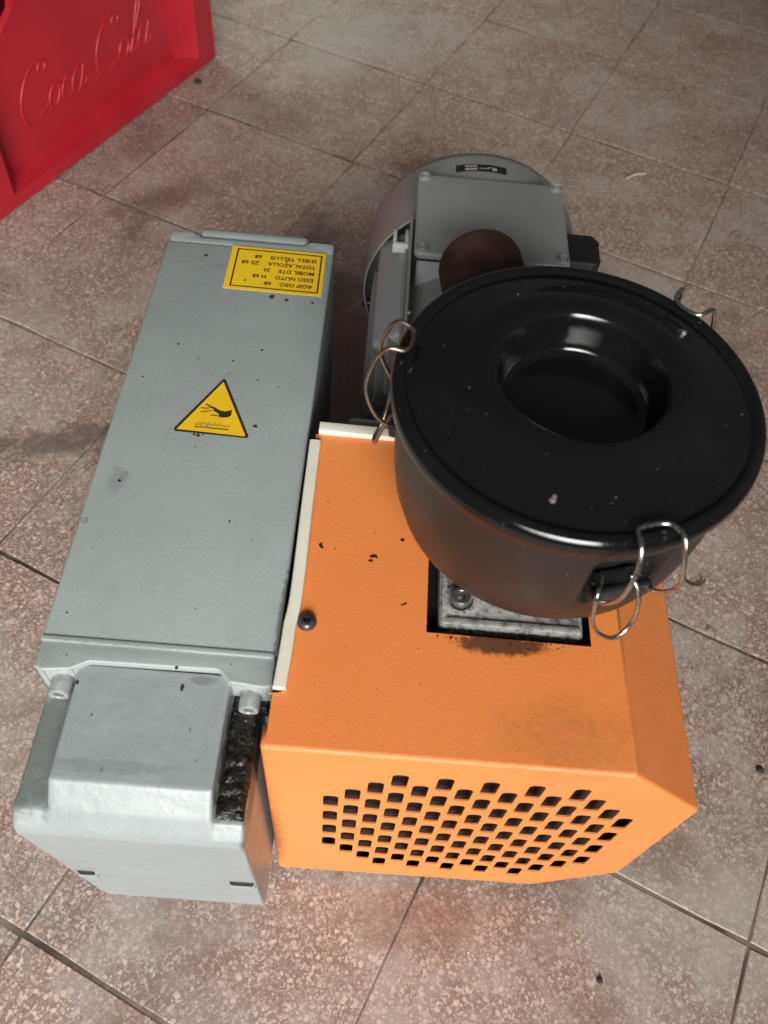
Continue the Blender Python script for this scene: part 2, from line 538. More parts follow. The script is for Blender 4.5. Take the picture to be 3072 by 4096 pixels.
# --- oil tank
bm = bmesh.new()
tankprof = [(0.0, .3400), (.16, .3400), (.16, .15), (.135, .08), (.028, .08), (0.0, .15)]
prism(bm, tankprof, 0.0, .4225, 'y', r=.0022, seg=3)
tank = finish(bm, 'oil_tank', M_tank, pump)
# raised weld line at the seam
bm = bmesh.new()
rbox(bm, .0005, .1585, -.0028, .0012, .12, .3408, .0008, 2)
finish(bm, 'seam_bead', M_tank, tank)
# front flange with a stepped front edge
bm = bmesh.new()
fl = [(.0005, -.001), (.0, -.0215), (.006, -.0235), (.024, -.0215), (.0355, -.0150), (.1225, -.0138), (.1305, -.0220), (.154, -.0240), (.1590, -.0222), (.1590, -.001)]
prism(bm, fillet(fl, .002, 3), .085, .3385, 'z', r=.0016, seg=3)
finish(bm, 'front_flange', M_cast, tank)
# rear flange and lifting lip
bm = bmesh.new()
prism(bm, fillet([(.0008, .4235), (.0, .4395), (.022, .4395), (.030, .4335), (.129, .4340), (.136, .4405), (.1590, .4405), (.1592, .4235)], .003, 3), .085, .3388, 'z', r=.0016, seg=3)
finish(bm, 'rear_flange', M_tank, tank)
bm = bmesh.new()
rbox(bm, .0265, .1335, .4370, .4520, .300, .3366, .0050, 4)
finish(bm, 'lifting_lip', M_tank, tank)

# front cover of the tank: central block between two bolt pockets
bm = bmesh.new()
xs = [.0055, .0268, .0282, .1306, .1320, .1520]
hi = [0, 0, 1, 1, 0, 0]
ys = [-.0150, -.0600, -.0925, -.1070, -.1165]
zc = [.3335, .3325, .3322, .3180, .3060]
zp = [.3150, .3150, .3152, .3155, .3060]
top = [[bm.verts.new((x, y, (zc if h else zp)[k])) for k, y in enumerate(ys)] for x, h in zip(xs, hi)]
def lower(i, z, dy):
    t = (.306-z)/(.306-.08)
    x = xs[i]
    xl, xr = .0055+.019*min(1, t*1.05), .1520+.003*t
    x = xl + (x-xs[0])/(xs[-1]-xs[0])*(xr-xl)
    return x
front = []
for z, y in ((.300, -.1182), (.20, -.1178), (.105, -.1165), (.085, -.1135), (.080, -.1060)):
    front.append([bm.verts.new((lower(i, z, 0), y, z)) for i in range(6)])
for i in range(5):
    for k in range(4):
        bm.faces.new([top[i][k], top[i+1][k], top[i+1][k+1], top[i][k+1]])
    rows = [[top[i][4], top[i+1][4]]]+[[f[i], f[i+1]] for f in front]
    for a, b in zip(rows, rows[1:]):
        bm.faces.new([a[0], a[1], b[1], b[0]])
for side in (0, 5):
    outer = top[side][::1] + [f[side] for f in front]
    back = bm.verts.new((lower(side, .08, 0), ys[0], .08))
    bm.faces.new(outer+[back])
    if side == 0: b0 = back
    else: b5 = back
bm.faces.new([b0]+front[-1]+[b5])
bm.faces.new([t[0] for t in top]+[b5, b0])
bmesh.ops.recalc_face_normals(bm, faces=bm.faces)
fcover = finish(bm, 'front_cover', M_cover, pump, auto=180)
md = fcover.modifiers.new('remesh', 'REMESH'); md.mode = 'VOXEL'; md.voxel_size = .0009; md.use_smooth_shade = True
md = fcover.modifiers.new('soften', 'SMOOTH'); md.factor = .5; md.iterations = 6
tx = bpy.data.textures.new('casting', 'CLOUDS'); tx.noise_scale = .005; tx.noise_depth = 2
md = fcover.modifiers.new('casting', 'DISPLACE'); md.texture = tx; md.strength = .00020; md.mid_level = .5; md.texture_coords = 'LOCAL'
fcover['label'] = 'pale grey cast end cover with two bolt pockets'
# two slots low in the cover, their shade painted on proud dark blocks
for x0, x1, z in ((.0208, .0340, .1905), (.1335, .1522, .1912)):
    bm = bmesh.new()
    rbox(bm, x0, x1, -.1190, -.110, z-.0055, z+.0055, .0025, 3)
    finish(bm, 'slot_shade', M_dark, fcover)
    bm = bmesh.new()
    rbox(bm, x0-.001, x1+.001, -.1196, -.1100, z-.012, z-.0060, .0018, 2)
    finish(bm, 'slot_ledge', M_cover, fcover)
# black oily dirt in the right pocket
def grime_patch(x0, x1, y0, y1, z, amp, nx, ny, seed, taper=.004):
    rnd = random.Random(seed)
    bm = bmesh.new(); g = []
    for i in range(nx+1):
        row = []
        for j in range(ny+1):
            u, v = i/nx, j/ny
            e = min(u, 1-u, v*1.5, (1-v)*1.5)
            h = rnd.uniform(0, amp)*min(1, e*6)
            jit = .0009 if 0 < i < nx and 0 < j < ny else 0
            row.append(bm.verts.new((x0+(x1-x0)*u+rnd.uniform(-jit, jit), y0+(y1-y0)*v+rnd.uniform(-jit, jit), z+h+(.0004 if e > 0.02 else -.0006))))
        g.append(row)
    for i in range(nx):
        for j in range(ny):
            bm.faces.new([g[i][j], g[i+1][j], g[i+1][j+1], g[i][j+1]])
    bmesh.ops.recalc_face_normals(bm, faces=bm.faces)
    return bm
finish(grime_patch(.1312, .1512, -.1050, -.0190, .3162, .0030, 9, 34, 5), 'oil_residue', M_oil, fcover, auto=180)
bm = bmesh.new()
rbox(bm, .140, .1565, -.030, -.0235, .300, .3165, .002, 2)
finish(bm, 'oil_residue', M_oil, fcover)

def cap_screw(name, loc, axis, r, h, mat, parent, hexr=None):
    """socket head screw, axis = direction the head faces"""
    bm = bmesh.new()
    hexr = hexr or r*.55
    n = 36
    M = Matrix.Translation(Vector(loc)) @ Vector(axis).to_track_quat('Z', 'Y').to_matrix().to_4x4()
    lathe(bm, [(r, 0), (r, h*.86), (r*.90, h), (hexr*1.06, h), (hexr*1.0, h*.97)], n, M)
    ring = []
    def hexpt(a):
        s = math.pi/3
        return hexr*.92*math.cos(s/2)/math.cos(((a) % s)-s/2)
    A = [bm.verts.new(M @ Vector((hexr*math.cos(2*math.pi*i/n), hexr*math.sin(2*math.pi*i/n), h*.97))) for i in range(n)]
    B = [bm.verts.new(M @ Vector((hexpt(2*math.pi*i/n)*math.cos(2*math.pi*i/n), hexpt(2*math.pi*i/n)*math.sin(2*math.pi*i/n), h*.96))) for i in range(n)]
    D = [bm.verts.new(M @ Vector((hexpt(2*math.pi*i/n)*.98*math.cos(2*math.pi*i/n), hexpt(2*math.pi*i/n)*.98*math.sin(2*math.pi*i/n), h*.30))) for i in range(n)]
    for P, Q in ((A, B), (B, D)):
        for i in range(n):
            j = (i+1) % n
            bm.faces.new([P[i], P[j], Q[j], Q[i]])
    bm.faces.new(D)
    o = finish(bm, name, mat, parent, origin=loc)
    return o
cap_screw('screw', (.0170, -.0222, .3235), (0, -1, 0), .0072, .0125, M_zinc, fcover)
cap_screw('screw', (.1445, -.0228, .3240), (0, -1, 0), .0072, .0125, M_zinc, fcover)

# specks: small dirt marks that lie on a surface
def blobs(name, items, z, mat, parent, seed=1, kind='stuff'):
    rnd = random.Random(seed)
    bm = bmesh.new()
    for it in items:
        x, y, r = it[:3]
        ang = it[3] if len(it) > 3 else rnd.uniform(0, 3)
        st = it[4] if len(it) > 4 else rnd.uniform(.6, 1)
        n = 11
        pts = []
        for k in range(n):
            a = 2*math.pi*k/n
            rr = r*rnd.uniform(.62, 1.2)
            px, py = rr*math.cos(a), rr*st*math.sin(a)
            pts.append(bm.verts.new((x+px*math.cos(ang)-py*math.sin(ang), y+px*math.sin(ang)+py*math.cos(ang), z)))
        f = bm.faces.new(pts)
        if f.normal.z < 0: f.normal_flip()
    bmesh.ops.recalc_face_normals(bm, faces=bm.faces)
    for f in bm.faces:
        f.normal_update()
        if f.normal.z < 0: f.normal_flip()
    o = finish(bm, name, mat, parent, smooth=False, weld=False)
    o['kind'] = kind
    return o
sp = [(0.0397, 0.4053, .0021), (0.1088, 0.355, .0031), (0.1227, 0.3532, .0024), (0.1469, 0.3522, .0014), (0.0371, 0.2849, .0012), (0.0872, 0.2705, .0011), (0.1096, 0.2865, .0015), (0.0151, 0.2433, .0013), (0.111, 0.2512, .0011), (0.1289, 0.2449, .0010), (0.1161, 0.1997, .0022), (0.0690, 0.1856, .0016), (0.0723, 0.1852, .0018), (0.0760, 0.1860, .0014), (0.0719, 0.1732, .0007), (0.0123, 0.0186, .0009), (.0545, .1795, .0006), (.13, .09, .0007), (.1105, .105, .0012), (.0985, .030, .0006), (.045, .325, .0006), (.0845, .150, .0005)]
blobs('dark_specks', sp, .34012, M_speck, tank, 2)
sm = [(0.0233, 0.402, .0022), (0.057, 0.27, .0024), (0.0846, 0.2541, .0036, .8, .5), (0.0235, 0.1379, .0062, 1.1, .42), (.0205, .1325, .004, .9, .6), (0.0040, 0.095, .0038, .2, .8), (0.0164, 0.0726, .0014)]
blobs('grey_smudges', sm, .34010, M_smudge, tank, 4)
blobs('dark_specks', [(.0993, -.0263, .0026, 1.4, .6), (.030, -.0285, .0015), (.045, -.050, .0007), (.11, -.055, .0006), (.118, -.075, .0006), (.06, -.085, .0008)], .33345, M_speck, fcover, 6)
blobs('dark_specks', [(0.0941, -0.0147, .0014), (.02, -.012, .0008), (.13, -.009, .0006)], .33862, M_speck, tank, 8)

# --- labels on the tank
bm = bmesh.new()
prism(bm, [(.0627, .3618), (.1540, .3617), (.1527, .4224), (.0628, .4227)], .3401, .34045, 'z')
oil_label = finish(bm, 'oil_label', M_yellow, tank, smooth=False)
oil_label['label'] = 'yellow sticker listing oil grades, printed upside down'
bm = bmesh.new()
def strip(bm, a, b, w, z):
    a = Vector((*a, z)); b = Vector((*b, z)); d = (b-a).normalized(); n_ = Vector((-d.y, d.x, 0))*w/2
    f = bm.faces.new([bm.verts.new(p) for p in (a-n_-d*w/2, b-n_+d*w/2, b+n_+d*w/2, a+n_-d*w/2)])
fr = [(.0690, .3660), (.1497, .3657), (.1490, .4180), (.0688, .4186)]
for i in range(4):
    strip(bm, fr[i], fr[(i+1) % 4], .0015, .34052)
finish(bm, 'printed_frame', M_print, oil_label, smooth=False, weld=False)

def text_mesh(s, size, x, y, z, width, mat, parent, name, rot=math.pi):
    cu = bpy.data.curves.new('t', 'FONT'); cu.body = s; cu.size = size; cu.resolution_u = 2
    cu.offset = size*.030
    ob = bpy.data.objects.new('t', cu)
    me = bpy.data.meshes.new_from_object(ob)
    xsv = [v.co.x for v in me.vertices]
    w = max(xsv)-min(xsv); x0 = min(xsv)
    bm = bmesh.new(); bm.from_mesh(me)
    c, s_ = math.cos(rot), math.sin(rot)
    for v in bm.verts:
        a, b = (v.co.x-x0)*width/w, v.co.y
        v.co = (x+a*c-b*s_, y+a*s_+b*c, z)
    for f in bm.faces:
        f.normal_update()
    bmesh.ops.recalc_face_normals(bm, faces=bm.faces)
    for f in bm.faces:
        f.normal_update()
        if f.normal.z < 0: f.normal_flip()
    bpy.data.objects.remove(ob); bpy.data.curves.remove(cu); bpy.data.meshes.remove(me)
    return finish(bm, name, mat, parent, smooth=False, weld=False)
RX = .1535
lines = [('AGIP OSO', .0088, .031, 0), ('68', .0475, .0065, 0), ('ESSO NUTO', .0092, .0358, 1), ('H 68', .0535, .0127, 1),
         ('MOBIL DTE', .0092, .034, 2), ('26', .0508, .0062, 2), ('TOTAL AZOLLA', .0090, .0452, 3), ('ZS 68', .0622, .0170, 3),
         ('SHELL TELLUS', .0085, .0446, 4), ('68', .0610, .0067, 4)]
for s, a, w, row in lines:
    text_mesh(s, .0068, RX-a, .3738+row*.0092+.0012, .34053, w, M_brownprint if False else M_print, oil_label, 'printed_line')

# hot surface warning triangle
bm = bmesh.new()
prism(bm, [(0.0823, 0.2484), (0.0845, 0.2471), (0.1122, 0.1886), (0.1115, 0.1864), (0.0532, 0.1876), (0.0518, 0.1902)][::-1], .3401, .3404, 'z')
tri = finish(bm, 'warning_triangle', M_print, tank, smooth=False)
tri['label'] = 'yellow and black triangular hot surface warning sticker'
def flat(name, polys, z, mat, parent):
    bm = bmesh.new()
    for p in polys:
        bm.faces.new([bm.verts.new((x, y, z)) for x, y in p])
    bmesh.ops.triangulate(bm, faces=bm.faces)
    bmesh.ops.recalc_face_normals(bm, faces=bm.faces)
    for f in bm.faces:
        f.normal_update()
        if f.normal.z < 0: f.normal_flip()
    return finish(bm, name, mat, parent, smooth=False, weld=False)
flat('yellow_field', [[(0.0829, 0.2449), (0.1094, 0.1894), (0.1093, 0.1878), (0.0542, 0.1896)]], .34047, M_yellow, tri)
palm = [(0.0772, 0.2167), (0.0803, 0.2159), (0.0845, 0.2133), (0.0889, 0.2124), (0.0921, 0.2131), (0.095, 0.2148), (0.095, 0.2083), (0.0928, 0.2064), (0.09, 0.2055), (0.0869, 0.2055), (0.0844, 0.2066), (0.0854, 0.2081), (0.0838, 0.2098), (0.0806, 0.2117), (0.0795, 0.2141), (0.0771, 0.2147)]
flat('hand_symbol', [palm, [(0.0728, 0.219), (0.0776, 0.217), (0.0774, 0.2156), (0.0725, 0.2178)],
     [(0.0695, 0.2146), (0.0733, 0.2145), (0.077, 0.2155), (0.0771, 0.2146), (0.0735, 0.2134), (0.0695, 0.2137)],
     [(0.0695, 0.2099), (0.0739, 0.2112), (0.0795, 0.213), (0.0797, 0.2122), (0.0741, 0.2101), (0.0701, 0.2094)],
     [(0.078, 0.2074), (0.0808, 0.2079), (0.0847, 0.2074), (0.0844, 0.2065), (0.081, 0.2067), (0.0785, 0.2066)]], .34053, M_print, tri)
flames = [(0.0684, 0.1964), (0.07, 0.1972), (0.0718, 0.1971), (0.0736, 0.1979), (0.0755, 0.1978), (0.0775, 0.1969), (0.0792, 0.1977), (0.081, 0.1971), (0.0825, 0.197), (0.084, 0.1977), (0.0858, 0.1971), (0.0873, 0.1978), (0.089, 0.198), (0.0906, 0.1968), (0.0922, 0.197), (0.0937, 0.1969), (0.0949, 0.197)]
polys = [[(0.0678, 0.1942), (0.0953, 0.1938), (0.0955, 0.1927), (0.068, 0.1931)]]
rf = random.Random(9)
for k, (x, y) in enumerate(flames):
    x = .0684+k*.00165
    h = rf.uniform(.0020, .0038) if k < 14 else .0022
    w = .00042
    polys.append([(x-w, y-.0014), (x+w, y-.0014), (x+w*1.6, y+h*.25), (x+.0009, y+h-.0006), (x+.0004, y+h*.35)])
flat('heat_symbol', polys, .34053, M_print, tri)
blobs('label_scuffs', [(.0726, .1945, .0013), (.0775, .1955, .0015), (.0770, .1938, .0012), (.0738, .1936, .0009)], .34060, M_smudge, tri, 3)
blobs('label_scuffs', [(.1165, .4050, .0016, .5, .7), (.0815, .3745, .0013)], .34060, M_print, oil_label, 3)

# rubber feet under the tank
for y in (.02, .40):
    bm = bmesh.new()
    lathe(bm, [(0, 0), (.020, 0), (.022, .004), (.016, .04), (.020, .0805), (0, .0805)], 24, Matrix.Translation((.08, y, 0)))
    finish(bm, 'rubber_foot', M_black, tank)

# --- orange sheet metal guard with slotted front
YF, YB = -.0669, .1930
FR = .0034
prof = [(.1572, .0120), (.1572, .3449), (.3985, .3449), (.4617, .2815), (.4617, .0900), (.3990, .0180)]
prof_f = fillet(prof, .0035, 4)
def inset(pts, d):
    n = len(pts); out = []
    cx = sum(p[0] for p in pts)/n
    for i in range(n):
        p0, p1, p2 = Vector(pts[i-1]), Vector(pts[i]), Vector(pts[(i+1) % n])
        d1 = (p1-p0).normalized(); d2 = (p2-p1).normalized()
        n1 = Vector((d1.y, -d1.x)); n2 = Vector((d2.y, -d2.x))
        nn = (n1+n2); nn.normalize()
        s = d/max(.4, nn.dot(n1))
        out.append(tuple(p1+nn*s))
    return out
bm = bmesh.new()
holes = []
for k in range(13):
    z = .2992-.01942*k
    if k < 3: js = range(3-k, 12+k, 2)
    elif k > 9: js = range(k-9, 24-k, 2)
    else: js = range(0, 15, 2) if k % 2 else range(1, 14, 2)
    for j in js:
        holes.append(slot(.2039+.01538*j, z, .0112, .0276, .0040))
fplate = inset(prof_f, FR)
fill2d(bm, fplate, holes, lambda a, b: (a, YF, b))
loops = []
for s in range(5):
    a = R(90*s/4)
    loops.append([(x, YF+FR*(1-math.cos(a)), z) for x, z in inset(prof_f, FR*(1-math.sin(a)))])
rings = [[bm.verts.new(p) for p in L] for L in loops]
n = len(prof_f)
for A, B in zip(rings, rings[1:]):
    for i in range(n):
        j = (i+1) % n
        bm.faces.new([A[i], A[j], B[j], B[i]])
# sides run back: top handled as a plate with a cut-out
segn = 5
last = rings[-1]
ri = 2*segn           # index of the first fillet point at the top right bend
for i in range(n):
    j = (i+1) % n
    p, q_ = prof_f[i], prof_f[j]
    on_top = abs(p[1]-.3449) < 1e-6 and abs(q_[1]-.3449) < 1e-6
    left = (p[0] < .1573 and q_[0] < .1573) or (i < segn) or (segn <= i < 2*segn-1)
    bottom = p[1] < .0181 and q_[1] < .0181 and not left
    if on_top: continue
    yb = YB if not (left or bottom) else YF+.016
    b0 = bm.verts.new((p[0], yb, p[1])); b1 = bm.verts.new((q_[0], yb, q_[1]))
    bm.faces.new([last[i], last[j], b1, b0])
tops = [p for p in prof_f if abs(p[1]-.3449) < 1e-6]
xl, xr = min(p[0] for p in tops), max(p[0] for p in tops)
outer = [(xl, YF+FR), (xr, YF+FR), (xr, YB), (.1665, YB), (.1665, -.0285), (.1580, -.0300), (xl, -.0300)]
cut = fillet([(.2607, .0237), (.3764, .0228), (.3764, .150), (.2607, .150)], .001, 2)
fill2d(bm, outer, [cut], lambda a, b: (a, b, .3449))
bmesh.ops.remove_doubles(bm, verts=bm.verts, dist=2e-5)
bmesh.ops.recalc_face_normals(bm, faces=bm.faces)
topf = max(bm.faces, key=lambda f: f.calc_center_median().z)
if topf.normal.z < 0: bmesh.ops.reverse_faces(bm, faces=bm.faces)
for f in bm.faces:
    f.smooth = False
guard = finish(bm, 'orange_guard', M_orange, pump, smooth=False)
for pl in guard.data.polygons:
    nn = pl.normal
    if max(abs(nn.x), abs(nn.y), abs(nn.z)) < .999 and abs(abs(nn.x)-abs(nn.z)) > .02 and not (abs(nn.y) < .01 and min(guard.dimensions) and pl.area > 1e-4):
        pl.use_smooth = True
guard['label'] = 'orange sheet metal guard with a slotted front'
sol = guard.modifiers.new('thickness', 'SOLIDIFY'); sol.thickness = .0009; sol.offset = -1

# cream edging strips
def edge_strip(pts, w, h, name):
    bm = bmesh.new()
    P = catmull([(x, y, 0) for x, y in pts], 8)
    sec = []
    r = .0014
    for sx, sz, a0 in ((1, 1, 0), (-1, 1, 90), (-1, -1, 180), (1, -1, 270)):
        for k in range(4):
            a = R(a0+30*k); sec.append((sx*(w/2-r)+r*math.cos(a), sz*(h/2-r)+r*math.sin(a)))
    rings = []
    for i, p in enumerate(P):
        d = (P[min(i+1, len(P)-1)]-P[max(i-1, 0)]).normalized(); nn = Vector((d.y, -d.x, 0))
        rings.append([bm.verts.new(p+nn*a+Vector((0, 0, .3462+b))) for a, b in sec])
    for A, B in zip(rings, rings[1:]):
        for i in range(len(sec)):
            j = (i+1) % len(sec)
            bm.faces.new([A[i], A[j], B[j], B[i]])
    bm.faces.new(rings[0]); bm.faces.new(rings[-1][::-1])
    bmesh.ops.recalc_face_normals(bm, faces=bm.faces)
    return finish(bm, name, M_trim, guard)
edge_strip([(.1668, .1836), (.1672, .12), (.1679, .061), (.1677, .036), (.1663, .020), (.1660, .004), (.1648, -.0268)], .0088, .0062, 'edge_strip')
edge_strip([(.1688, .1985), (.25, .1975), (.36, .1960), (.395, .1955)], .0105, .0062, 'edge_strip')

# button head screw
bm = bmesh.new()
Mb = Matrix.Translation((.1775, .0240, .3449))
hexr = .0027
prof_b = [(.0069, 0), (.0068, .0009), (.0060, .0026), (.0046, .0040), (.0030, .0046), (hexr, .0046), (hexr*.95, .0012), (0, .0012)]
lathe(bm, prof_b, 30, Mb)
finish(bm, 'button_screw', M_dsteel, guard)
og = [(0.1808, 0.0879, .0020), (0.1822, 0.0862, .0014), (0.1917, 0.0858, .0006), (0.2199, 0.0823, .0028, .3, .6), (0.2180, 0.078, .0018), (.2225, .0812, .0013), (0.2408, 0.0983, .0019), (0.22, 0.1025, .0007), (0.1824, 0.1275, .0007), (.2445, .0445, .0018, .5, .5), (.2425, .0437, .0010), (.213, .0975, .0004), (.195, .08, .0004)]
og += [(random.uniform(.262, .37), .0225-abs(random.gauss(0, .003)), random.uniform(.0003, .0011)) for _ in range(26)]
og += [(random.uniform(.18, .39), random.uniform(-.06, .02), random.uniform(.0002, .0005)) for _ in range(22)]
blobs('dirt_specks', og, .34503, M_dark, guard, 11)

# --- pump body under the guard, with the inlet flange showing in the cut-out
bm = bmesh.new()
prism(bm, fillet([(.178, .006), (.178, .30), (.205, .328), (.40, .328), (.440, .29), (.440, .09), (.395, .024), (.38, .006)], .01, 3), -.058, .200, 'y', r=.003)
body = finish(bm, 'pump_body', M_dark, pump)  # near-black and close behind the slots, paints in the guard's inner shade
for x, y in ((.22, .02), (.40, .02), (.22, .17), (.40, .17)):
    bm = bmesh.new()
    lathe(bm, [(0, 0), (.018, 0), (.020, .004), (.014, .03), (.014, .052), (0, .052)], 20, Matrix.Translation((x, y, 0)))
    finish(bm, 'rubber_foot', M_black, body)
bm = bmesh.new()
prism(bm, fillet([(.2695, .0315), (.3728, .0310), (.3728, .150), (.2695, .150)], .004, 3), .326, .3410, 'z', r=.0022, seg=2)
rbox(bm, .2715, .3708, .0330, .0385, .3405, .3432, .0012, 2)
rbox(bm, .2712, .2755, .0340, .148, .3405, .3430, .0012, 2)
flange = finish(bm, 'inlet_flange', M_alu, body)
bm = bmesh.new()
lathe(bm, [(.0118, .3405), (.0118, .3432), (.0095, .3436), (.0090, .3412), (0, .3412)], 30, Matrix.Translation((.2845, .0530, 0)))
finish(bm, 'counterbore', M_alu, body)
cap_screw('screw', (.2845, .0530, .3408), (0, 0, 1), .0072, .0080, M_steel, body)
finish(grime_patch(.2735, .3715, .0260, .0325, .3375, .002, 60, 5, 8), 'oil_residue', M_oil, body, auto=180)
# rear casting rim behind the guard
bm = bmesh.new()
rbox(bm, .1905, .415, .2090, .2215, .06, .3385, .0045, 3)
finish(bm, 'rear_casting', M_cast, body)
bm = bmesh.new()
lathe(bm, [(0, .222), (.085, .222), (.085, .25), (.098, .29), (.103, .30), (0, .30)], 48, Matrix(((1, 0, 0, .313), (0, 0, 1, 0), (0, -1, 0, .20), (0, 0, 0, 1))) )
finish(bm, 'bell_housing', M_motor, body)

# --- electric motor
MX, MZ = .313, .200
MM = Matrix(((1, 0, 0, MX), (0, 0, 1, 0), (0, -1, 0, MZ), (0, 0, 0, 1)))    # local +Z -> world +Y
bm = bmesh.new()
lathe(bm, [(0, .300), (.100, .300), (.103, .303), (.103, .560), (0, .560)], 72, MM)
motor = finish(bm, 'motor_body', M_motor, pump)
motor['label'] = 'grey finned electric motor behind the filter'
for k in range(40):
    a = R(9*k)
    if R(45) < a < R(135) : continue            # under the terminal box
    bm = bmesh.new()
    Mf = Matrix.Translation((MX, 0, MZ)) @ Matrix.Rotation(-a, 4, 'Y')
    rbox(bm, .101, .1165, .315, .552, -.0016, .0016, .0008, 1, Mf)
    finish(bm, 'fin', M_motor, motor)
# fan cowl, hollow sheet
bm = bmesh.new()
lathe(bm, [(.1245, .545), (.1262, .545), (.1262, .632), (.1240, .643), (.1170, .649), (.05, .651), (0, .651)], 96, MM)
lathe(bm, [(.1245, .545), (.1240, .63), (.112, .646), (0, .648)], 96, MM)
cowl = finish(bm, 'fan_cowl', M_motor, motor, auto=60)
bm = bmesh.new()
Mc = Matrix.Translation((.1900, .553, .170))
lathe(bm, [(0, .005), (.004, .004), (.0055, .001), (.0055, -.01)], 16, Mc @ Matrix.Rotation(R(-90), 4, 'Y'))
finish(bm, 'cowl_screw', M_dsteel, cowl)
# name strip on the cowl
bm = bmesh.new()
def cyl(x0, x1, y0, y1, r, n=12):
    g = []
    for i in range(n+1):
        x = x0+(x1-x0)*i/n
        z = MZ+math.sqrt(r*r-(x-MX)**2)
        g.append((bm.verts.new((x, y0, z)), bm.verts.new((x, y1, z))))
    for a, b in zip(g, g[1:]): bm.faces.new([a[0], b[0], b[1], a[1]])
cyl(.2797, .3360, .6045, .6175, .1266)
plate = finish(bm, 'name_strip', M_black, cowl)
bm = bmesh.new()
cyl(.2895, .3030, .6060, .6105, .12685, 4); cyl(.2895, .3030, .6125, .6155, .12685, 4)
cyl(.3050, .3160, .6085, .6105, .12685, 4); cyl(.3195, .3250, .6070, .6125, .12685, 4); cyl(.3140, .3195, .6110, .6125, .12685, 3)
finish(bm, 'strip_print', M_white, plate)
# terminal box
bm = bmesh.new()
prism(bm, fillet([(.2420, .462), (.3905, .462), (.3905, .572), (.2420, .572)], .006, 4), .270, .3245, 'z', r=.0015)
tbox = finish(bm, 'terminal_box', M_motor2, motor)
bm = bmesh.new()
prism(bm, fillet([(.2378, .4465), (.3950, .4465), (.3945, .5815), (.2378, .5805)], .008, 5), .3250, .3330, 'z', r=.0026, seg=3)
finish(bm, 'terminal_lid', M_motor, tbox)
bm = bmesh.new()
rbox(bm, .2392, .3930, .4480, .579, .3215, .3252, .001, 1)
finish(bm, 'gasket', M_black, tbox)
for x, y in ((0.2452, 0.5740), (0.3872, 0.5745), (0.2454, 0.4545), (0.3872, 0.4560)):
    bm = bmesh.new()
    lathe(bm, [(.0068, .331), (.0068, .3345), (.0058, .3352), (.0052, .3345), (.0050, .3325)], 24, Matrix.Translation((x, y, 0)))
    finish(bm, 'screw_seat', M_motor, tbox)
    cap_screw('screw', (x, y, .3325), (0, 0, 1), .0040, .0030, M_zinc, tbox)
# pale smooth side pad with a white clip, left of the terminal box
bm = bmesh.new()
Mp = Matrix.Translation((.2205, .472, .2610)) @ Matrix.Rotation(R(-36), 4, 'Y')
rbox(bm, -.0185, .0185, -.082, .082, -.014, .008, .0055, 4, Mp)
finish(bm, 'side_pad', M_motor2, motor)
bm = bmesh.new()
rbox(bm, .2335, .2365, .315, .540, .262, .3100, .001, 1)
finish(bm, 'side_rib', M_motor2, motor)
bm = bmesh.new()
rbox(bm, .2165, .2335, .5160, .5205, .276, .288, .0010, 2)
rbox(bm, .2165, .2205, .5200, .5420, .276, .288, .0010, 2)
rbox(bm, .2295, .2335, .5200, .5420, .276, .288, .0010, 2)
finish(bm, 'white_clip', m_simple('white_plastic', (.62, .66, .64), .4), motor)
# cable gland block
bm = bmesh.new()
prism(bm, fillet([(.394, .492), (.4330, .492), (.4380, .500), (.4385, .530), (.433, .5405), (.394, .5405)], .004, 3), .272, .3040, 'z', r=.003)
finish(bm, 'cable_gland', M_black, motor)
# motor feet
for y in (.36, .52):
    bm = bmesh.new()
    prism(bm, [(.22, 0), (.406, 0), (.406, .014), (.36, .02), (.345, .11), (.281, .11), (.266, .02), (.22, .014)], y-.014, y+.014, 'y', r=.002)
    finish(bm, 'motor_foot', M_motor, motor)

# --- air filter
FX, FY = .3330, .1120
Z0 = .510
bm = bmesh.new()
nseg = 180
bowlp = [(0, .3725), (.040, .3720), (.066, .3735), (.0825, .3785), (.0925, .3870), (.0990, .3985), (.1035, .4150), (.1058, .4320), (.1066, .4460), (.1068, .4520), (.1070, .4580), (.1071, .4640), (.1072, .4700), (.1073, .4760), (.1074, .4820), (.1075, .4880), (.1085, .4905), (.1096, .4920), (.1096, .4990), (.1040, .4995), (.1020, .4985), (.1015, .4700), (.098, .42), (.08, .385), (.0, .3765)]
lathe(bm, bowlp, nseg, Matrix.Translation((FX, FY, 0)))
CL = (-73, 45, 168)
def sstep(a, b, x):
    t = max(0, min(1, (x-a)/(b-a))); return t*t*(3-2*t)
for v in bm.verts:
    dx, dy = v.co.x-FX, v.co.y-FY
    r = math.hypot(dx, dy)
    if r < .09 or not (.436 < v.co.z < .489): continue
    a = math.degrees(math.atan2(dy, dx))
    for c in CL:
        da = abs((a-c+180) % 360-180)
        k = (1-sstep(8, 12.5, da))*sstep(.438, .446, v.co.z)*(1-sstep(.474, .482, v.co.z))
        if k > 0:
            s = 1-.015*k/r
            v.co.x = FX+dx*s; v.co.y = FY+dy*s
bowl = finish(bm, 'filter_bowl', M_bowl, pump, auto=40)
bowl['label'] = 'black plastic air filter bowl'
bm = bmesh.new()
lathe(bm, [(.040, .330), (.040, .345), (.046, .350), (.046, .3735)], 48, Matrix.Translation((FX-.008, FY-.012, 0)))
finish(bm, 'filter_neck', M_bowl, bowl)
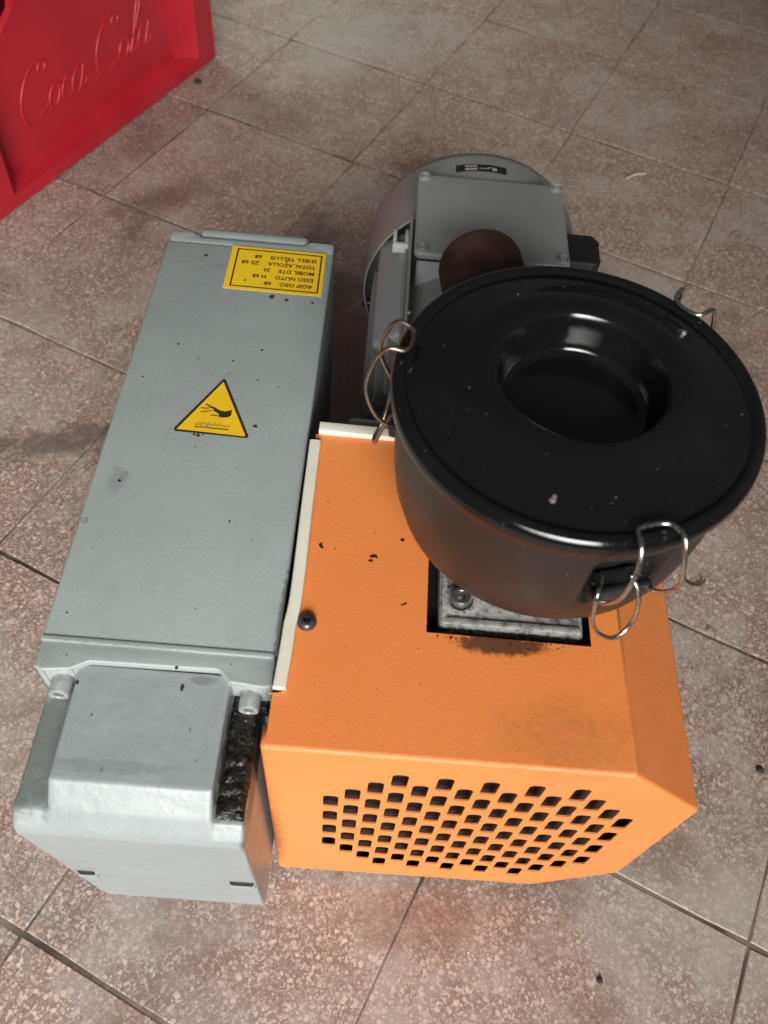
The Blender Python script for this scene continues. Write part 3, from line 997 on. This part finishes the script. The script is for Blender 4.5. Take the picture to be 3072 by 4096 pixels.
# lid with rolled rim and a deep round recess
bm = bmesh.new()
lidp = [(.1090, .4935), (.1120, .4940), (.1132, .4965), (.1134, .5010), (.1126, .5045), (.1105, .5072), (.1078, .5082), (.1058, .5076), (.1044, .5062), (.1032, .5056), (.1016, .5062), (.0950, .5085), (.0820, .5135), (.0720, .5178), (.0650, .5200), (.0590, .5208), (.0545, .5202), (.0515, .5180), (.0498, .5140), (.0488, .5080), (.0478, .4990), (.0468, .4950), (.0450, .4925), (.0420, .4912), (.0380, .4908), (.0200, .4906), (0, .4906)]
lp = [(a[0], 0, a[1]) for a in lidp]
lidp2 = [(p.x, p.z) for p in catmull(lp, 3)]
lidp2[-1] = (0, lidp2[-1][1])
lathe(bm, lidp2, 144, Matrix.Translation((FX, FY, 0)))
lid = finish(bm, 'filter_lid', M_lid, pump, auto=80)
lid['label'] = 'glossy black round filter lid with a deep central recess'
lsp = []
for k in range(9):
    a, r = random.uniform(0, 6.28), random.uniform(.07, .10)
    lsp.append((FX+r*math.cos(a), FY+r*math.sin(a), .5200-max(0, r-.066)*.34+.0004, random.uniform(.0002, .0005)))
bm = bmesh.new()
for x, y, z, r in lsp + [(FX-.022, FY-.088, .5104, .0022), (FX-.021, FY-.086, .5110, .0016), (FX-.105, FY+.052, .5072, .0011)]:
    lathe(bm, [(0, r*.4), (r*.7, r*.25), (r, -.0006)], 6, Matrix.Translation((x, y, z)))
d_ = finish(bm, 'lid_dust', m_simple('dust_grains', (.17, .13, .11), .8), lid)
d_['kind'] = 'stuff'

# inlet stub pointing backwards
A0 = Vector((FX-.012, FY+.02, .405)); A1 = Vector((.2925, .362, .394))
dirv = (A1-A0).normalized(); Ls = (A1-A0).length
bm = bmesh.new()
Ms = Matrix.Translation(A0) @ dirv.to_track_quat('Z', 'Y').to_matrix().to_4x4()
lathe(bm, [(.034, .05), (.034, Ls-.045), (.0365, Ls-.040), (.0365, Ls-.006), (.0355, Ls-.002), (.033, Ls), (.015, Ls), (0, Ls)], 48, Ms)
stub = finish(bm, 'inlet_stub', M_tube, bowl)
stub['label'] = 'brown plastic inlet stub at the back of the filter'

# wire spring clips
def clip(deg, seed, open_=0.0):
    th = R(deg)
    nrm = Vector((math.cos(th), math.sin(th), 0)); tan = Vector((-math.sin(th), math.cos(th), 0))
    c0 = Vector((FX, FY, 0))
    P = lambda t, rho, z: c0+nrm*rho+tan*t+Vector((0, 0, z))
    w = .00145
    up_ = [(-.0150, .1010, .4490), (-.0160, .1090, .4480), (-.0185, .1200, .4600), (-.0170, .1270, .4800), (-.0135, .1235, .5010), (-.0125, .1165, .5130), (-.0105, .1075, .5125), (-.0060, .1045, .5115), (0, .1040, .5112), (.0060, .1045, .5115), (.0105, .1075, .5125), (.0125, .1165, .5130), (.0135, .1235, .5010), (.0170, .1270, .4800), (.0185, .1200, .4600), (.0160, .1090, .4480), (.0150, .1010, .4490)]
    bm = bmesh.new()
    tube(bm, [P(t, r+open_*0, z) for t, r, z in [tuple(v) for v in catmull(up_, 5)]], w, 8)
    hoop = finish(bm, 'wire_clip', M_wire if seed != 2 else M_wire2, lid, auto=60)
    lo = [(-.0120, .1020, .4570), (-.0190, .1120, .4590), (-.0200, .1165, .4480), (-.0170, .1180, .4320), (-.0100, .1200, .4190), (0, .1225, .4140), (.0090, .1200, .4190), (.0120, .1170, .4320), (.0100, .1120, .4480), (.0060, .1040, .4560)]
    bm = bmesh.new()
    tube(bm, [P(t, r, z) for t, r, z in [tuple(v) for v in catmull(lo, 5)]], w, 8)
    finish(bm, 'clip_lever', M_wire if seed == 0 else M_wire2, hoop, auto=60)
    bm = bmesh.new()
    Ml = Matrix.Translation(P(0, .1035, .4465)) @ Matrix((tan, nrm, Vector((0, 0, 1)))).transposed().to_4x4()
    rbox(bm, -.020, .020, -.010, .0060, -.0055, .0035, .0022, 3, Ml)
    tube(bm, [Ml @ Vector((-.0185, .0045, .0030)), Ml @ Vector((.0185, .0045, .0030))], .0030, 10)
    finish(bm, 'clip_lug', M_bowl, bowl)
for i, d in enumerate(CL):
    clip(d, i)

# ------------------------------------------------------------------ red bottle crate
DQ = Vector((.4079, .9130, 0)); NQ = Vector((.9130, -.4079, 0))
B0 = Vector((-.1517, 1.4058, 0))
Pc = lambda q, n_, z: B0+DQ*q+NQ*n_+Vector((0, 0, z))
QL, CH, CD = -.640, .42, .46
crate = empty('bottle_crate', tuple(B0+DQ*(QL/2)-NQ*(CD/2)), 'red plastic bottle crate with raised script lettering, behind the pump', 'crate')
def ringface(bm, A, B):
    n = len(A)
    for i in range(n):
        j = (i+1) % n
        bm.faces.new([A[i], A[j], B[j], B[i]])
def rectloop(q0, q1, z0, z1, r, seg=4):
    return fillet([(q0, z0), (q1, z0), (q1, z1), (q0, z1)], r, seg)
DEP = -.028
bm = bmesh.new()
L0 = rectloop(QL+.004, -.004, .004, CH-.004, .006); L1 = rectloop(QL, 0, 0, CH, .008)
Lf = rectloop(QL+.078, -.056, .0240, CH-.03, .008)
Li = rectloop(QL+.108, -.090, .0350, CH-.05, .010)
def verts(L, nn): return [bm.verts.new(Pc(q, nn, z)) for q, z in L]
vb = verts(L1, -.030); v1 = verts(L1, -.006); v0 = verts(L0, 0.0); vf = verts(Lf, 0.0)
vf2 = verts(inset(Lf, -.0022) if False else Lf, -.0012)
vi = verts(Li, DEP)
for A, B in ((vb, v1), (v1, v0), (v0, vf), (vf, vf2), (vf2, vi)): ringface(bm, A, B)
hole1 = fillet([(QL+.118, .2200), (-.470, .2300), (-.440, .250), (-.436, .275), (-.436, .325), (-.450, .340), (QL+.118, .340)], .010, 4)
hole2 = [( -.630-q, z) for q, z in hole1][::-1]
fill2d(bm, Li, [hole1, hole2], lambda a, b: Pc(a, DEP, b))
for H in (hole1, hole2):
    fA = [bm.verts.new(Pc(q, DEP, z)) for q, z in H]; fB = [bm.verts.new(Pc(q, DEP-.012, z)) for q, z in H]
    ringface(bm, fA, fB)
bmesh.ops.remove_doubles(bm, verts=bm.verts, dist=1e-5)
bmesh.ops.recalc_face_normals(bm, faces=bm.faces)
ref = max(bm.faces, key=lambda f: f.calc_area())
if ref.normal.dot(NQ) < 0: bmesh.ops.reverse_faces(bm, faces=bm.faces)
fwall = finish(bm, 'side_wall', M_red, crate, auto=40)
fwall['label'] = 'red crate side with a recessed panel, hand hole and raised lettering'
cm = Matrix((DQ, -NQ, Vector((0, 0, 1)))).transposed().to_4x4(); cm.translation = B0
for (a, b, c_, d) in ((QL, QL+.012, .030, CD), (-.012, 0, .030, CD), (QL+.012, -.012, CD-.012, CD)):
    bm = bmesh.new(); rbox(bm, a, b, c_, d, 0.0, CH, .003, 2, cm)
    finish(bm, 'side_wall', M_red, crate)
bm = bmesh.new(); rbox(bm, QL+.012, -.012, .030, CD-.012, .006, .018, .001, 1, cm)
finish(bm, 'crate_floor', M_red, crate)

# raised script lettering, drawn stroke by stroke
def script():
    S = []
    def arc(cx, cy, rx, ry, a0, a1, n=14):
        return [(cx+rx*math.cos(R(a0+(a1-a0)*i/n)), cy+ry*math.sin(R(a0+(a1-a0)*i/n))) for i in range(n+1)]
    def bigC(x):
        S.append(arc(x+.11, .46, .13, .52, 62, 300, 22)+[(x+.23, .10), (x+.27, .20)])
        S.append(arc(x+.165, .84, .035, .10, -60, 200, 10))
        pass
    def o(x): S.append(arc(x, .20, .050, .22, 80, 440, 18)); S.append([(x+.04, .38), (x+.075, .33), (x+.10, .30)])
    def cc(x): S.append(arc(x+.02, .20, .052, .22, 50, 310, 16)+[(x+.09, .08)])
    def aa(x): S.append(arc(x, .20, .048, .22, 60, 360, 16)); S.append([(x+.055, .42), (x+.048, .12), (x+.062, 0), (x+.085, .03), (x+.105, .12)])
    bigC(.0); o(.305); cc(.415); aa(.535)
    S.append([(.655, .24), (.72, .26)])
    bigC(.75); o(1.045)
    S.append([(1.125, .05), (1.15, .35), (1.19, .85), (1.175, 1.0), (1.150, .90), (1.145, .40), (1.155, .05), (1.175, 0), (1.20, .10)])
    aa(1.26)
    return S
bm = bmesh.new()
tx0, tw, tz, thh = -.484, .2420, .0885, .0800
for st in script():
    pts = []
    for x, y in st:
        q = tx0+x*tw+y*thh*.42
        z = tz+y*thh
        pts.append(Pc(q, DEP+.0002, z))
    tube(bm, [tuple(p) for p in catmull([tuple(p) for p in pts], 2)], .0019, 8, up=tuple(NQ), sx=.8)
finish(bm, 'raised_lettering', M_red, fwall, auto=60)

# bottle seen through the hand hole
for q, n_, lab in ((-.500, -.082, 'dark glass bottle glimpsed through the hand hole of the red crate'),):
    bm = bmesh.new()
    p = Pc(q, n_, .0185)
    lathe(bm, [(0, 0), (.040, 0), (.043, .005), (.043, .16), (.040, .20), (.026, .25), (.019, .30), (.019, .345), (.022, .35), (.022, .365), (0, .365)], 32, Matrix.Translation(p))
    b_ = finish(bm, 'glass_bottle', M_glass, origin=tuple(p))
    tag(b_, lab, 'bottle')

# ------------------------------------------------------------------ small litter on the floor
bm = bmesh.new()
tube(bm, [(0.6225, 1.1255, .003), (.640, 1.137, .006), (0.6613, 1.1482, .0025)], .0026, 6, sx=.5)
tag(finish(bm, 'wood_splinter', m_simple('pale_wood', (.55, .45, .33), .7), origin=(.64, 1.137, 0)), 'pale wood splinter lying on the floor behind the motor', 'splinter')
bm = bmesh.new()
tube(bm, catmull([(0.6075, 0.3005, .002), (0.6120, 0.2945, .002), (0.6190, .2922, .002), (.6262, .2940, .003), (0.6310, 0.2990, .006)], 5), .0013, 6)
tag(finish(bm, 'curled_wire_scrap', M_dsteel, origin=(.6179, .2921, 0)), 'small dark curled wire scrap on the floor right of the filter', 'scrap')
def crumb(x, y, r, lab, mat):
    bm = bmesh.new()
    bmesh.ops.create_icosphere(bm, subdivisions=2, radius=r, matrix=Matrix.Translation((x, y, r*.5)))
    rr = random.Random(int(x*1000))
    for v in bm.verts:
        v.co.x += rr.uniform(-.25, .25)*r; v.co.y += rr.uniform(-.25, .25)*r; v.co.z = max(.0003, (v.co.z+rr.uniform(-.2, .2)*r)*.55)
    tag(finish(bm, 'dirt_crumb', mat, origin=(x, y, 0)), lab, 'crumb')
M_crumb = m_simple('dark_crumb', (.04, .03, .025), .8)
crumb(-.1725, 1.312, .0075, 'dark dirt crumb on the floor at the foot of the red crate', M_crumb)
crumb(.6552, .0693, .0042, 'brown dirt crumb on the floor at the right edge of the picture', M_crumb)
crumb(.463, -.1414, .0030, 'brown dirt crumb on the floor in front of the orange guard', M_crumb)
